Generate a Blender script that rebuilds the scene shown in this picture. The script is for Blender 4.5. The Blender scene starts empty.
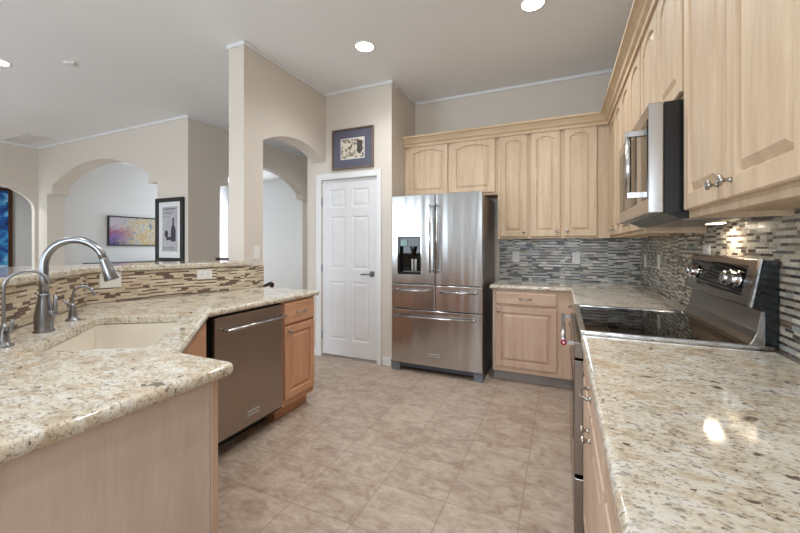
import bpy, bmesh, math, random
from mathutils import Vector, Matrix
from mathutils.geometry import tessellate_polygon
R = math.radians
random.seed(7)
scn = bpy.context.scene
COL = scn.collection

# ------------------------------------------------------------------ camera
cam = bpy.data.objects.new('camera', bpy.data.cameras.new('camera'))
COL.objects.link(cam)
cam.location = (0, 0, 1.29)
cam.rotation_euler = (R(90), 0, R(24.0))
cam.data.sensor_width = 36
cam.data.lens = 36 * 362 / 800
cam.data.shift_y = -(266.5 - 245.3) / 800
cam.data.clip_start = 0.02
scn.camera = cam

# ------------------------------------------------------------------ world, lights, exposure
w = bpy.data.worlds.new('world'); scn.world = w; w.use_nodes = True
bgn = w.node_tree.nodes['Background']
bgn.inputs[0].default_value = (0.80, 0.88, 1.0, 1); bgn.inputs[1].default_value = 1.6
scn.view_settings.view_transform = 'Standard'
scn.view_settings.look = 'None'
scn.view_settings.gamma = 1
scn.view_settings.use_curve_mapping = False
scn.view_settings.exposure = 0.21
scn.cycles.max_bounces = 10
scn.cycles.diffuse_bounces = 6
scn.cycles.sample_clamp_indirect = 6

def area(name, loc, rot, sx, sy, power, color=(1, 1, 1)):
    l = bpy.data.lights.new(name, 'AREA'); l.shape = 'RECTANGLE'; l.size = sx; l.size_y = sy
    l.energy = power; l.color = color
    o = bpy.data.objects.new(name, l); COL.objects.link(o); o.location = loc; o.rotation_euler = rot
    return o
# daylight through the windows behind the camera; last two are added fill lamps
area('daylight_and_fill', (-0.35, -3.12, 1.55), (R(90), 0, 0), 1.9, 1.5, 66, (0.76, 0.89, 1.0))
area('daylight_and_fill', (-5.2, -3.12, 1.3), (R(90), 0, 0), 3.2, 2.2, 95, (0.76, 0.90, 1.0))
area('daylight_and_fill', (-7.92, 7.38, 1.45), (R(-90), 0, 0), 1.0, 2.0, 72, (0.82, 0.92, 1.0))  # no opening in this wall; added lamp stands in for the dining room's daylight
area('daylight_and_fill', (-9.6, -1.0, 1.6), (R(90), 0, 0), 1.2, 1.8, 50, (0.80, 0.92, 1.0))  # added lamp inside the far room, brightens what shows through its arch

# ------------------------------------------------------------------ material helpers
def s2l(c):
    return tuple(((v / 255) / 12.92 if v / 255 <= 0.04045 else ((v / 255 + 0.055) / 1.055) ** 2.4) for v in c) + (1,)

class NT:
    def __init__(s, name):
        s.m = bpy.data.materials.new(name); s.m.use_nodes = True
        s.t = s.m.node_tree; s.b = s.t.nodes['Principled BSDF']
    def n(s, typ, **kw):
        nd = s.t.nodes.new(typ)
        for k, v in kw.items(): setattr(nd, k, v)
        return nd
    def l(s, a, b): s.t.links.new(a, b)
    def math(s, op, a, b=None, c=None):
        nd = s.n('ShaderNodeMath', operation=op)
        for i, v in enumerate((a, b, c)):
            if v is None: continue
            if hasattr(v, 'is_output'): s.l(v, nd.inputs[i])
            else: nd.inputs[i].default_value = v
        return nd.outputs[0]
    def coord(s, scale=(1, 1, 1), loc=(0, 0, 0), kind='Object', rot=(0, 0, 0)):
        tc = s.n('ShaderNodeTexCoord'); mp = s.n('ShaderNodeMapping')
        s.l(tc.outputs[kind], mp.inputs[0])
        mp.inputs['Scale'].default_value = scale; mp.inputs['Location'].default_value = loc
        mp.inputs['Rotation'].default_value = rot
        return mp.outputs[0]
    def noise(s, vec, scale, detail=4, rough=0.55, dist=0.0):
        nd = s.n('ShaderNodeTexNoise'); s.l(vec, nd.inputs['Vector'])
        nd.inputs['Scale'].default_value = scale; nd.inputs['Detail'].default_value = detail
        nd.inputs['Roughness'].default_value = rough; nd.inputs['Distortion'].default_value = dist
        return nd.outputs['Fac']
    def ramp(s, fac, stops, interp='LINEAR'):
        nd = s.n('ShaderNodeValToRGB'); nd.color_ramp.interpolation = interp
        e = nd.color_ramp.elements
        while len(e) < len(stops): e.new(0.5)
        for i, (p, c) in enumerate(stops):
            e[i].position = p; e[i].color = c if len(c) == 4 else tuple(c) + (1,)
        s.l(fac, nd.inputs[0]); return nd.outputs[0]
    def mix(s, fac, a, b, mode='MIX'):
        nd = s.n('ShaderNodeMix', data_type='RGBA', blend_type=mode)
        for i, v in ((0, fac), (6, a), (7, b)):
            if hasattr(v, 'is_output'): s.l(v, nd.inputs[i])
            else: nd.inputs[i].default_value = v
        return nd.outputs[2]
    def bump(s, h, strength=0.2, dist=0.002):
        nd = s.n('ShaderNodeBump'); s.l(h, nd.inputs['Height'])
        nd.inputs['Strength'].default_value = strength; nd.inputs['Distance'].default_value = dist
        s.l(nd.outputs[0], s.b.inputs['Normal'])
    def set(s, **kw):
        for k, v in kw.items():
            s.b.inputs[k.replace('_', ' ')].default_value = v
        return s

def plain(name, rgb, rough=0.5, metal=0.0, var=0.04, nscale=8, **kw):
    t = NT(name); c = s2l(rgb)
    f = t.noise(t.coord(), nscale, 3)
    d = tuple(max(0, v * (1 - var * 2)) for v in c[:3]) + (1,)
    u = tuple(min(1, v * (1 + var * 2)) for v in c[:3]) + (1,)
    t.l(t.ramp(f, [(0.3, d), (0.7, u)]), t.b.inputs['Base Color'])
    t.set(Roughness=rough, Metallic=metal, **kw)
    return t.m

def paint(name, rgb):
    t = NT(name); c = s2l(rgb)
    f = t.noise(t.coord(), 1.3, 2)
    t.l(t.mix(f, tuple(v * .97 for v in c[:3]) + (1,), tuple(min(1, v * 1.03) for v in c[:3]) + (1,)), t.b.inputs['Base Color'])
    t.set(Roughness=0.75)
    t.bump(t.noise(t.coord(), 90, 3), 0.12, 0.002)
    return t.m

def wood(name, lo, hi, horiz=False):
    t = NT(name)
    sc = (1.2, 9, 9) if horiz else (9, 9, 1.0)
    tc = t.n('ShaderNodeTexCoord'); oi = t.n('ShaderNodeObjectInfo')
    add = t.n('ShaderNodeVectorMath', operation='ADD')
    mul = t.math('MULTIPLY', oi.outputs['Random'], 13.0)
    t.l(tc.outputs['Object'], add.inputs[0]); t.l(mul, add.inputs[1])
    mp = t.n('ShaderNodeMapping'); mp.inputs['Scale'].default_value = sc; t.l(add.outputs[0], mp.inputs[0])
    a = t.noise(mp.outputs[0], 1.6, 4, 0.6, 0.6)
    b = t.noise(mp.outputs[0], 14, 3, 0.6)
    f = t.math('ADD', t.math('MULTIPLY', a, 0.72), t.math('MULTIPLY', b, 0.28))
    f = t.math('ADD', f, t.math('MULTIPLY', t.math('SUBTRACT', oi.outputs['Random'], 0.5), 0.14))
    t.l(t.ramp(f, [(0.30, s2l(lo)), (0.68, s2l(hi))]), t.b.inputs['Base Color'])
    t.set(Roughness=0.5)
    t.b.inputs['Specular IOR Level'].default_value = 0.3
    return t.m

def steel(name, rgb=(196, 195, 195), rough=0.22, dent=0.4):
    t = NT(name); c = s2l(rgb)
    n = t.noise(t.coord(scale=(1, 1, 60)), 3, 3)
    t.l(t.ramp(n, [(0.2, tuple(x * .96 for x in c[:3]) + (1,)), (0.8, c)]), t.b.inputs['Base Color'])
    t.set(Metallic=1.0, Roughness=rough)
    # thin sheet metal bows slightly from side to side
    t.bump(t.noise(t.coord(scale=(3.2, 3.2, 0.25)), 2.2, 1), dent, 0.03)
    return t.m

def granite():
    t = NT('granite')
    v = t.coord(scale=(0.7, 1.1, 1.0), rot=(0, 0, R(6)))
    v2 = t.coord(scale=(0.75, 1.05, 1.0), loc=(3, 1, 2))
    base = t.ramp(t.noise(v, 20, 9, 0.74, 0.6), [(0.30, s2l((164, 144, 120))), (0.43, s2l((200, 186, 164))), (0.54, s2l((216, 209, 194))), (0.70, s2l((222, 220, 216)))])
    gold = t.ramp(t.noise(v2, 4.6, 8, 0.76, 1.0), [(0.54, (0, 0, 0, 1)), (0.66, (1, 1, 1, 1))])
    c = t.mix(t.math('MULTIPLY', gold, 0.6), base, s2l((172, 138, 88)))
    gray = t.ramp(t.noise(v, 75, 6, 0.75), [(0.51, (0, 0, 0, 1)), (0.60, (1, 1, 1, 1))])
    c = t.mix(t.math('MULTIPLY', gray, 0.55), c, s2l((126, 112, 98)))
    sp = t.ramp(t.noise(v2, 46, 5, 0.65, 0.5), [(0.615, (0, 0, 0, 1)), (0.65, (1, 1, 1, 1))])
    c = t.mix(t.math('MULTIPLY', sp, 0.85), c, s2l((84, 58, 46)))
    bl = t.ramp(t.noise(v2, 16, 5, 0.58, 0.3), [(0.665, (0, 0, 0, 1)), (0.685, (1, 1, 1, 1))])
    c = t.mix(t.math('MULTIPLY', bl, 0.85), c, s2l((78, 54, 44)))
    fine = t.ramp(t.noise(v, 150, 3, 0.6), [(0.57, (0, 0, 0, 1)), (0.66, (1, 1, 1, 1))])
    c = t.mix(t.math('MULTIPLY', fine, 0.5), c, s2l((100, 86, 76)))
    t.l(c, t.b.inputs['Base Color'])
    t.set(Roughness=0.075)
    t.b.inputs['Coat Weight'].default_value = 0.2; t.b.inputs['Coat Roughness'].default_value = 0.04
    return t.m

def mosaic(name, thin, thick, period=0.0225, tf=0.38, length=0.075, grout=(176, 170, 160), rough=0.18):
    """interlocking strip mosaic of thin and thick courses: local x runs along the wall, z is up"""
    t = NT(name)
    tc = t.n('ShaderNodeTexCoord'); sep = t.n('ShaderNodeSeparateXYZ'); t.l(tc.outputs['Object'], sep.inputs[0])
    # sheets interlock: sections of the courses step up or down
    vs = t.n('ShaderNodeTexVoronoi', voronoi_dimensions='1D', feature='F1'); t.l(t.math('DIVIDE', sep.outputs['X'], 0.17), vs.inputs['W']); vs.inputs['Scale'].default_value = 1
    hc = t.n('ShaderNodeSeparateColor'); t.l(vs.outputs['Color'], hc.inputs[0])
    off = t.math('MULTIPLY', t.math('FLOOR', t.math('MULTIPLY', hc.outputs[0], 3.0)), period * tf)
    zr = t.math('DIVIDE', t.math('ADD', sep.outputs['Z'], off), period)
    fz = t.math('FRACT', zr)
    isthin = t.math('LESS_THAN', fz, tf)
    rowi = t.math('ADD', t.math('MULTIPLY', t.math('FLOOR', zr), 2.0), isthin)
    w1 = t.math('ADD', t.math('DIVIDE', sep.outputs['X'], length), t.math('MULTIPLY', rowi, 57.31))
    vo = t.n('ShaderNodeTexVoronoi', voronoi_dimensions='1D', feature='F1'); t.l(w1, vo.inputs['W']); vo.inputs['Scale'].default_value = 1
    ve = t.n('ShaderNodeTexVoronoi', voronoi_dimensions='1D', feature='DISTANCE_TO_EDGE'); t.l(w1, ve.inputs['W']); ve.inputs['Scale'].default_value = 1
    hs = t.n('ShaderNodeSeparateColor'); t.l(vo.outputs['Color'], hs.inputs[0])
    c = t.mix(isthin, t.ramp(hs.outputs[0], thick, 'CONSTANT'), t.ramp(hs.outputs[0], thin, 'CONSTANT'))
    nz = t.noise(t.coord(scale=(1, 1, 1)), 60, 4)
    c = t.mix(0.3, c, t.mix(nz, (0.25, 0.25, 0.25, 1), (1, 1, 1, 1)), 'OVERLAY')
    gx = t.math('LESS_THAN', ve.outputs['Distance'], 0.010)
    g1 = t.math('LESS_THAN', fz, 0.045)
    g2 = t.math('LESS_THAN', t.math('ABSOLUTE', t.math('SUBTRACT', fz, tf)), 0.025)
    g = t.math('MAXIMUM', gx, t.math('MAXIMUM', g1, g2))
    c = t.mix(g, c, s2l(grout))
    t.l(c, t.b.inputs['Base Color'])
    t.l(t.math('ADD', t.math('MULTIPLY', g, 0.6), t.math('ADD', rough, t.math('MULTIPLY', hs.outputs[1], 0.25))), t.b.inputs['Roughness'])
    t.bump(t.math('SUBTRACT', 1.0, g), 0.4, 0.0015)
    return t.m

def floor_mat():
    t = NT('floor_tile')
    W, H = 0.353, 0.3175
    v = t.coord(loc=(1.238 + 0.353 * 40, -1.436 + 0.3175 * 40, 0))
    br = t.n('ShaderNodeTexBrick'); t.l(v, br.inputs['Vector'])
    br.offset = 0; br.squash = 1
    for k, val in (('Scale', 1), ('Mortar Size', 0.0036), ('Mortar Smooth', 0.3), ('Bias', 0), ('Brick Width', W), ('Row Height', H)):
        br.inputs[k].default_value = val
    br.inputs['Color1'].default_value = (0, 0, 0, 1); br.inputs['Color2'].default_value = (1, 1, 1, 1)
    n1 = t.noise(t.coord(scale=(1, 1.6, 1)), 7, 8, 0.68, 0.8)
    n2 = t.noise(t.coord(scale=(1, 1.8, 1)), 22, 5, 0.65, 0.4)
    f = t.math('ADD', t.math('MULTIPLY', n1, 0.65), t.math('MULTIPLY', n2, 0.35))
    f = t.math('ADD', f, t.math('MULTIPLY', t.math('SUBTRACT', br.outputs['Color'], 0.5), 0.05))
    c = t.ramp(f, [(0.36, s2l((142, 120, 104))), (0.46, s2l((162, 143, 127))), (0.54, s2l((175, 158, 142))), (0.66, s2l((190, 175, 160)))])
    c = t.mix(t.math('MULTIPLY', br.outputs['Fac'], 0.6), c, s2l((136, 114, 98)))
    t.l(c, t.b.inputs['Base Color'])
    t.l(t.math('ADD', 0.30, t.math('MULTIPLY', n2, 0.22)), t.b.inputs['Roughness'])
    t.bump(t.math('ADD', t.math('MULTIPLY', t.math('SUBTRACT', 1.0, br.outputs['Fac']), 1.0), t.math('MULTIPLY', n2, 0.5)), 0.3, 0.002)
    return t.m

def emit(name, rgb, strength):
    t = NT(name); t.set(Roughness=0.4)
    f = t.noise(t.coord(), 3, 1); c = s2l(rgb)
    t.l(t.mix(f, c, c), t.b.inputs['Emission Color'])
    t.b.inputs['Emission Strength'].default_value = strength
    t.b.inputs['Base Color'].default_value = c
    return t.m

M = {}
M['beige'] = paint('beige_wall_paint', (212, 203, 192))
M['pale'] = paint('pale_grey_wall_paint', (214, 214, 214))
M['ceil'] = paint('ceiling_paint', (234, 235, 236))
M['trim'] = plain('white_trim_paint', (226, 226, 226), 0.35, var=0.01)
M['door'] = plain('white_door_paint', (222, 222, 224), 0.4, var=0.01)
M['maple'] = wood('maple_light', (188, 162, 134), (216, 194, 166))
M['mapleH'] = wood('maple_light_horizontal', (192, 166, 134), (216, 194, 164), True)
M['mapleD'] = wood('maple_honey', (184, 136, 104), (206, 158, 124))
M['mapleDH'] = wood('maple_honey_horizontal', (184, 136, 104), (206, 158, 124), True)
M['mapleP'] = wood('maple_pink', (188, 168, 154), (206, 188, 174))
M['mapleB'] = wood('maple_base', (184, 154, 132), (208, 182, 160))
M['mapleBH'] = wood('maple_base_horizontal', (184, 154, 132), (208, 182, 160), True)
M['toe'] = plain('grey_toe_kick', (150, 142, 136), 0.5)
M['granite'] = granite()
M['steel'] = steel('brushed_stainless')
M['steelD'] = steel('dark_stainless', (168, 156, 146), 0.36, 0.05)
M['steelH'] = steel('guard_stainless', (158, 150, 144), 0.24, 0.03)
M['nickel'] = plain('satin_nickel', (176, 172, 166), 0.24, 1.0, 0.02)
M['nickelD'] = plain('dark_brushed_nickel', (146, 147, 150), 0.28, 1.0, 0.02)
M['chrome'] = plain('bright_chrome', (216, 216, 218), 0.10, 1.0, 0.01)
M['black'] = plain('black_plastic', (20, 21, 24), 0.25)
M['glass'] = plain('black_glass', (10, 10, 11), 0.03, 0.0, 0.02)
M['dark'] = plain('dark_recess', (16, 15, 15), 0.8)
M['fridgeside'] = plain('grey_fridge_side', (140, 132, 126), 0.32, 0.8)
M['sink'] = plain('cream_composite', (214, 204, 188), 0.25, var=0.01)
M['white'] = plain('white_plastic', (228, 226, 222), 0.35, var=0.01)
M['blackwood'] = plain('black_wood', (22, 22, 24), 0.35)
M['brownwood'] = plain('dark_brown_wood', (70, 42, 26), 0.35)
M['badge'] = plain('badge_plate', (206, 206, 208), 0.3, 0.8, 0.01)
M['ink'] = plain('badge_ink', (70, 70, 74), 0.5)
M['red'] = plain('red_enamel', (150, 24, 60), 0.3)
M['floor'] = floor_mat()
M['lamp'] = emit('lamp_lens', (255, 246, 232), 22)
M['warmlamp'] = emit('warm_lamp_lens', (255, 232, 200), 8)
D1, D2, D3 = s2l((66, 54, 50)), s2l((104, 84, 70)), s2l((70, 66, 66))
K = s2l
M['tileR'] = mosaic('strip_mosaic_grey_brown', [(0, D1), (0.38, D2), (0.58, K((178, 172, 156))), (0.78, K((96, 92, 90)))], [(0, K((190, 184, 168))), (0.3, K((166, 162, 148))), (0.5, D1), (0.62, K((200, 196, 180))), (0.8, K((146, 154, 148))), (0.92, D2)],
     period=0.0265, tf=0.46, length=0.055)
M['tileK'] = mosaic('strip_mosaic_slate', [(0, K((72, 66, 62))), (0.40, K((46, 43, 43))), (0.74, K((168, 164, 154)))], [(0, K((176, 170, 158))), (0.30, K((212, 206, 194))), (0.54, K((156, 144, 128))), (0.68, K((72, 66, 62))), (0.84, K((156, 158, 152)))],
     period=0.030, tf=0.46, length=0.085)
M['tileL'] = mosaic('strip_mosaic_travertine', [(0, K((84, 62, 54))), (0.40, K((108, 84, 74))), (0.60, K((196, 180, 154)))], [(0, K((198, 182, 156))), (0.42, K((210, 196, 174))), (0.66, K((182, 162, 138))), (0.84, K((98, 76, 66)))],
     period=0.0235, tf=0.40, length=0.07, grout=(186, 174, 152), rough=0.3)

def art(name, stops, scale, dist=1.5, sc=(1, 1, 1)):
    t = NT(name)
    n = t.n('ShaderNodeTexNoise'); t.l(t.coord(scale=sc), n.inputs['Vector'])
    n.inputs['Scale'].default_value = scale; n.inputs['Detail'].default_value = 6; n.inputs['Distortion'].default_value = dist
    t.l(t.ramp(n.outputs['Fac'], stops), t.b.inputs['Base Color']); t.set(Roughness=0.5)
    return t.m
def floral():
    t = NT('floral_canvas')
    v = t.coord()
    sep = t.n('ShaderNodeSeparateXYZ'); t.l(v, sep.inputs[0])
    n = t.noise(v, 7, 6, 0.65, 2.0); n2 = t.noise(v, 4, 4, 0.6, 1.0); n3 = t.noise(t.coord(loc=(5, 5, 5)), 9, 4, 0.6, 1.0)
    zz = t.math('ADD', sep.outputs['Z'], t.math('MULTIPLY', n2, 0.5))
    left = t.ramp(t.math('ADD', zz, 0.0), [(0.25, s2l((66, 62, 112))), (0.42, s2l((122, 98, 150))), (0.53, s2l((150, 84, 116))), (0.68, s2l((178, 172, 184)))])
    right = t.ramp(n3, [(0.36, s2l((106, 118, 112))), (0.46, s2l((178, 178, 176))), (0.53, s2l((190, 176, 134))), (0.6, s2l((178, 144, 78))), (0.70, s2l((186, 188, 188)))])
    f = t.ramp(t.math('ADD', sep.outputs['X'], t.math('MULTIPLY', n, 0.5)), [(0.4, (0, 0, 0, 1)), (0.8, (1, 1, 1, 1))])
    t.l(t.mix(f, left, right), t.b.inputs['Base Color']); t.set(Roughness=0.55)
    return t.m
M['floral'] = floral()
M['blueart'] = art('blue_canvas', [(0.3, s2l((12, 30, 74))), (0.48, s2l((30, 84, 160))), (0.6, s2l((70, 160, 210))), (0.75, s2l((214, 226, 232)))], 3.0, 1.0, (1, 1, 1.6))
M['sketch'] = art('sketch_print', [(0.36, s2l((58, 48, 44))), (0.46, s2l((150, 138, 124))), (0.54, s2l((214, 204, 186))), (0.7, s2l((226, 218, 202)))], 16, 1.5)
M['mat_slate'] = plain('slate_blue_mat', (92, 92, 108), 0.6)
M['bronze'] = plain('bronze_frame', (122, 104, 88), 0.4, 0.3)
M['mat_white'] = plain('white_mat', (222, 222, 222), 0.6, var=0.01)
M['wineprint'] = plain('grey_print', (176, 174, 180), 0.6, var=0.08, nscale=20)
M['wineink'] = plain('dark_print_ink', (58, 52, 62), 0.6)
M['leather'] = plain('brown_leather', (84, 56, 42), 0.45)

# ------------------------------------------------------------------ mesh helpers
class MB:
    def __init__(s): s.bm = bmesh.new()
    def box(s, x0, x1, y0, y1, z0, z1):
        vs = [s.bm.verts.new(p) for p in ((x0, y0, z0), (x1, y0, z0), (x1, y1, z0), (x0, y1, z0), (x0, y0, z1), (x1, y0, z1), (x1, y1, z1), (x0, y1, z1))]
        for f in ((0, 3, 2, 1), (4, 5, 6, 7), (0, 1, 5, 4), (1, 2, 6, 5), (2, 3, 7, 6), (3, 0, 4, 7)):
            s.bm.faces.new([vs[i] for i in f])
        return s
    def prism(s, pts, a, b, axis='z', holes=()):
        """polygon (optionally with holes) extruded from a to b along axis"""
        def P(p, h):
            return {'z': (p[0], p[1], h), 'y': (p[0], h, p[1]), 'x': (h, p[0], p[1])}[axis]
        loops = [list(pts)] + [list(h) for h in holes]
        tris = tessellate_polygon([[Vector((p[0], p[1], 0)) for p in L] for L in loops])
        lo = []; hi = []
        for L in loops:
            for p in L: lo.append(s.bm.verts.new(P(p, a))); hi.append(s.bm.verts.new(P(p, b)))
        new = []
        for tr in tris:
            try:
                new.append(s.bm.faces.new([lo[i] for i in tr])); new.append(s.bm.faces.new([hi[i] for i in reversed(tr)]))
            except ValueError: pass
        k = 0
        for L in loops:
            n = len(L)
            for i in range(n):
                j = (i + 1) % n
                new.append(s.bm.faces.new((lo[k + i], lo[k + j], hi[k + j], hi[k + i])))
            k += n
        bmesh.ops.recalc_face_normals(s.bm, faces=new)
        return s
    def tube(s, pts, r, seg=12, cap=True):
        pts = [Vector(p) for p in pts]; n = len(pts)
        rr = r if isinstance(r, (list, tuple)) else [r] * n
        rings = []; t0 = (pts[1] - pts[0]).normalized()
        up = Vector((0, 0, 1)) if abs(t0.z) < 0.9 else Vector((1, 0, 0))
        nrm = t0.cross(up).normalized()
        for i in range(n):
            if i == 0: t = pts[1] - pts[0]
            elif i == n - 1: t = pts[-1] - pts[-2]
            else: t = (pts[i + 1] - pts[i]).normalized() + (pts[i] - pts[i - 1]).normalized()
            t.normalize(); nrm = (nrm - t * nrm.dot(t)).normalized(); b = t.cross(nrm)
            rings.append([s.bm.verts.new(pts[i] + (nrm * math.cos(2 * math.pi * k / seg) + b * math.sin(2 * math.pi * k / seg)) * rr[i]) for k in range(seg)])
        for i in range(n - 1):
            for k in range(seg):
                f = s.bm.faces.new((rings[i][k], rings[i][(k + 1) % seg], rings[i + 1][(k + 1) % seg], rings[i + 1][k])); f.smooth = True
        if cap:
            s.bm.faces.new(list(reversed(rings[0]))); s.bm.faces.new(rings[-1])
        return s
    def lathe(s, prof, c=(0, 0, 0), seg=24, axis='z'):
        rings = []
        for r, h in prof:
            ring = []
            for k in range(seg):
                a = 2 * math.pi * k / seg; x, y = r * math.cos(a), r * math.sin(a)
                p = {'z': (x, y, h), 'y': (x, h, -y), 'x': (h, x, y)}[axis]
                ring.append(s.bm.verts.new((c[0] + p[0], c[1] + p[1], c[2] + p[2])))
            rings.append(ring)
        new = []
        for i in range(len(rings) - 1):
            for k in range(seg):
                f = s.bm.faces.new((rings[i][k], rings[i][(k + 1) % seg], rings[i + 1][(k + 1) % seg], rings[i + 1][k])); f.smooth = True; new.append(f)
        new.append(s.bm.faces.new(list(reversed(rings[0])))); new.append(s.bm.faces.new(rings[-1]))
        return s
    def build(s, name, mat, parent=None, bevel=0.0, seg=2, loc=None, rotz=None):
        me = bpy.data.meshes.new(name); s.bm.normal_update(); s.bm.to_mesh(me); s.bm.free()
        me.materials.append(mat)
        o = bpy.data.objects.new(name, me); COL.objects.link(o)
        if parent: o.parent = parent
        if loc is not None: o.location = loc
        if rotz is not None: o.rotation_euler = (0, 0, rotz)
        if bevel:
            b = o.modifiers.new('bevel', 'BEVEL'); b.width = bevel; b.segments = seg; b.limit_method = 'ANGLE'; b.angle_limit = R(40)
            b.harden_normals = False
        return o

def tag(o, label, cat, group=None, kind=None):
    o['label'] = label
    if cat: o['category'] = cat
    if group: o['group'] = group
    if kind: o['kind'] = kind
    return o
def struct(o, label=None):
    o['kind'] = 'structure'
    if label: o['label'] = label
    return o
def empty(name, label, cat, loc=(0, 0, 0), rotz=0, group=None):
    o = bpy.data.objects.new(name, None); COL.objects.link(o); o.empty_display_size = 0.1
    o.location = loc; o.rotation_euler = (0, 0, rotz)
    return tag(o, label, cat, group)

# ------------------------------------------------------------------ room shell
CE = 3.05
XR, YB, YP, YL = 0.715, 4.17, 3.49, 3.30
XK = -2.50      # kitchen side of the arched wall
XH = -4.60      # tan wall facing the hall
XF = -8.60      # far wall of the living room
struct(MB().box(-10.8, 1.0, -3.5, 7.8, -0.12, 0).build('floor', M['floor']), 'taupe mottled ceramic tile floor')
struct(MB().box(-10.8, 1.0, -3.5, 7.8, CE, CE + 0.12).build('ceiling', M['ceil']), 'white flat ceiling')
struct(MB().box(XR, XR + 0.12, -3.3, YB + 0.12, 0, CE).build('wall_right', M['beige']), 'beige wall behind the range')
struct(MB().box(-1.77, XR, YB, YB + 0.12, 0, CE).build('wall_back', M['beige']), 'beige wall behind the refrigerator')
struct(MB().box(-1.77, -1.65, YP + 0.12, YB, 0, CE).build('wall_pantry_side', M['beige']), 'beige return wall beside the refrigerator')
DX0, DX1, DH = -2.555, -1.825, 2.045
mb = MB()
mb.prism([(-2.76, 0), (DX0, 0), (DX0, DH), (DX1, DH), (DX1, 0), (-1.65, 0), (-1.65, CE), (-2.76, CE)], YP, YP + 0.12, 'y')
struct(mb.build('wall_pantry', M['beige']), 'beige pantry wall around the white door')
struct(MB().box(-2.76, -2.64, YP + 0.12, 7.5, 0, CE).build('wall_hall', M['pale']))

def arch_pts(a, b, zs, rise, n=18, ellipse=False):
    out = []
    c = (a + b) / 2; hw = (b - a) / 2
    if ellipse:
        for i in range(n + 1):
            th = math.pi * (1 - i / n); out.append((c + hw * math.cos(th), zs + rise * math.sin(th)))
    else:
        rad = (hw * hw + rise * rise) / (2 * rise); z0 = zs + rise - rad; al = math.asin(hw / rad)
        for i in range(n + 1):
            th = -al + 2 * al * i / n; out.append((c + rad * math.sin(th), z0 + rad * math.cos(th)))
    return out
# wall with the kitchen arch (plane x), the far jamb runs into the pantry wall
pts = [(2.305, 0), (2.524, 0), (2.524, 2.255)] + arch_pts(2.524, YP - 0.002, 2.256, 0.135)[1:] + [(YP, CE), (2.305, CE)]
struct(MB().prism(pts, XK - 0.18, XK, 'x').build('wall_left', M['beige']), 'beige wall with an arched opening beside the pantry')
# living room wall with wide arch and corbelled imposts
aL, aR = -8.28, -5.255
pts = [(XF, 0), (aL, 0), (aL, 2.19), (aL + 0.17, 2.19), (aL + 0.17, 2.325)] + arch_pts(aL + 0.17, aR - 0.20, 2.325, 0.33)[1:-1] + \
      [(aR - 0.20, 2.325), (aR - 0.20, 2.19), (aR, 2.19), (aR, 0), (XH, 0), (XH, CE), (XF, CE)]
struct(MB().prism(pts, YL, YL + 0.25, 'y').build('wall_living', M['beige']), 'beige living room wall with a wide arch')
hL, hR = 3.80, 5.85
pts = [(YL + 0.25, 0), (hL, 0), (hL, 2.19), (hL + 0.14, 2.19), (hL + 0.14, 2.31)] + arch_pts(hL + 0.14, hR - 0.2, 2.31, 0.30)[1:-1] + \
      [(hR - 0.2, 2.31), (hR - 0.2, 2.19), (hR, 2.19), (hR, 0), (7.5, 0), (7.5, CE), (YL + 0.25, CE)]
struct(MB().prism(pts, XH - 0.15, XH, 'x').build('wall_passage', M['beige']), 'tan wall with an arch, seen beyond the kitchen arch')
# far wall
pts = [(-3.3, 0), (1.60, 0), (1.60, 1.93)] + arch_pts(1.60, 3.255, 1.93, 0.44, ellipse=True)[1:] + [(3.255, 0), (7.5, 0), (7.5, CE), (-3.3, CE)]
struct(MB().prism(pts, XF - 0.10, XF, 'x').build('wall_far', M['beige']), 'far beige living room wall with an arch')
struct(MB().box(XF, XF + 0.012, YL + 0.25, 7.5, 0.0, CE).build('wall_dining', M['pale']), 'pale grey wall behind the floral painting')
struct(MB().box(-10.6, -10.5, -3.3, 7.5, 0, CE).build('wall_bedroom', M['pale']))
struct(MB().box(-10.6, -2.64, 7.5, 7.6, 0, CE).build('wall_north', M['pale']))
# wall behind the camera with its window openings
mb = MB()
for a, b, z0, z1 in ((-10.6, -6.9, 0, CE), (-6.9, -3.5, 2.45, CE), (-3.5, -1.4, 0, CE), (-1.4, 0.68, 0, 0.75), (-1.4, 0.68, 2.35, CE), (0.68, 0.83, 0, CE)):
    mb.box(a, b, -3.3, -3.18, z0, z1)
struct(mb.build('wall_front', M['beige']))
for i, (a, b, z0, z1) in enumerate(((-6.9, -3.5, 0.02, 2.45), (-1.4, 0.68, 0.75, 2.35))):
    mb = MB()
    for x in (a, (a + b) / 2 - 0.03, b - 0.06): mb.box(x, x + 0.06, -3.27, -3.21, z0, z1)
    mb.box(a, b, -3.27, -3.21, z0, z0 + 0.06); mb.box(a, b, -3.27, -3.21, z1 - 0.06, z1)
    struct(mb.build('window_%d' % (i + 1), M['trim']))

# ceiling trim (thin white line)
def trimbox(*a):
    trimbox.n += 1
    struct(MB().box(*a).build('trim_%d' % trimbox.n, M['trim'], bevel=0.006))
trimbox.n = 0
T, TH = 0.018, 0.034
for a in ((-1.65, XR, YB - T, YB), (XR - T, XR, -3.18, YB - T), (-1.65, -1.65 + T, YP, YB - T), (XK, -1.65 + T, YP - T, YP), (XK, XK + T, 2.305, YP - T),
          (XK - 0.18, XK + T, 2.305 - T, 2.305), (XK - 0.18 - T, XK - 0.18, 2.305 - T, YP), (XF + T, XH, YL - T, YL), (XH, XH + T, YL - T, 7.5),
          (XF, XF + T, -3.18, YL), (XF + 0.012, XF + 0.012 + T, YL + 0.25, 7.5), (-2.76 - T, -2.76, YP, 7.5)):
    trimbox(a[0], a[1], a[2], a[3], CE - TH, CE)
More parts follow.
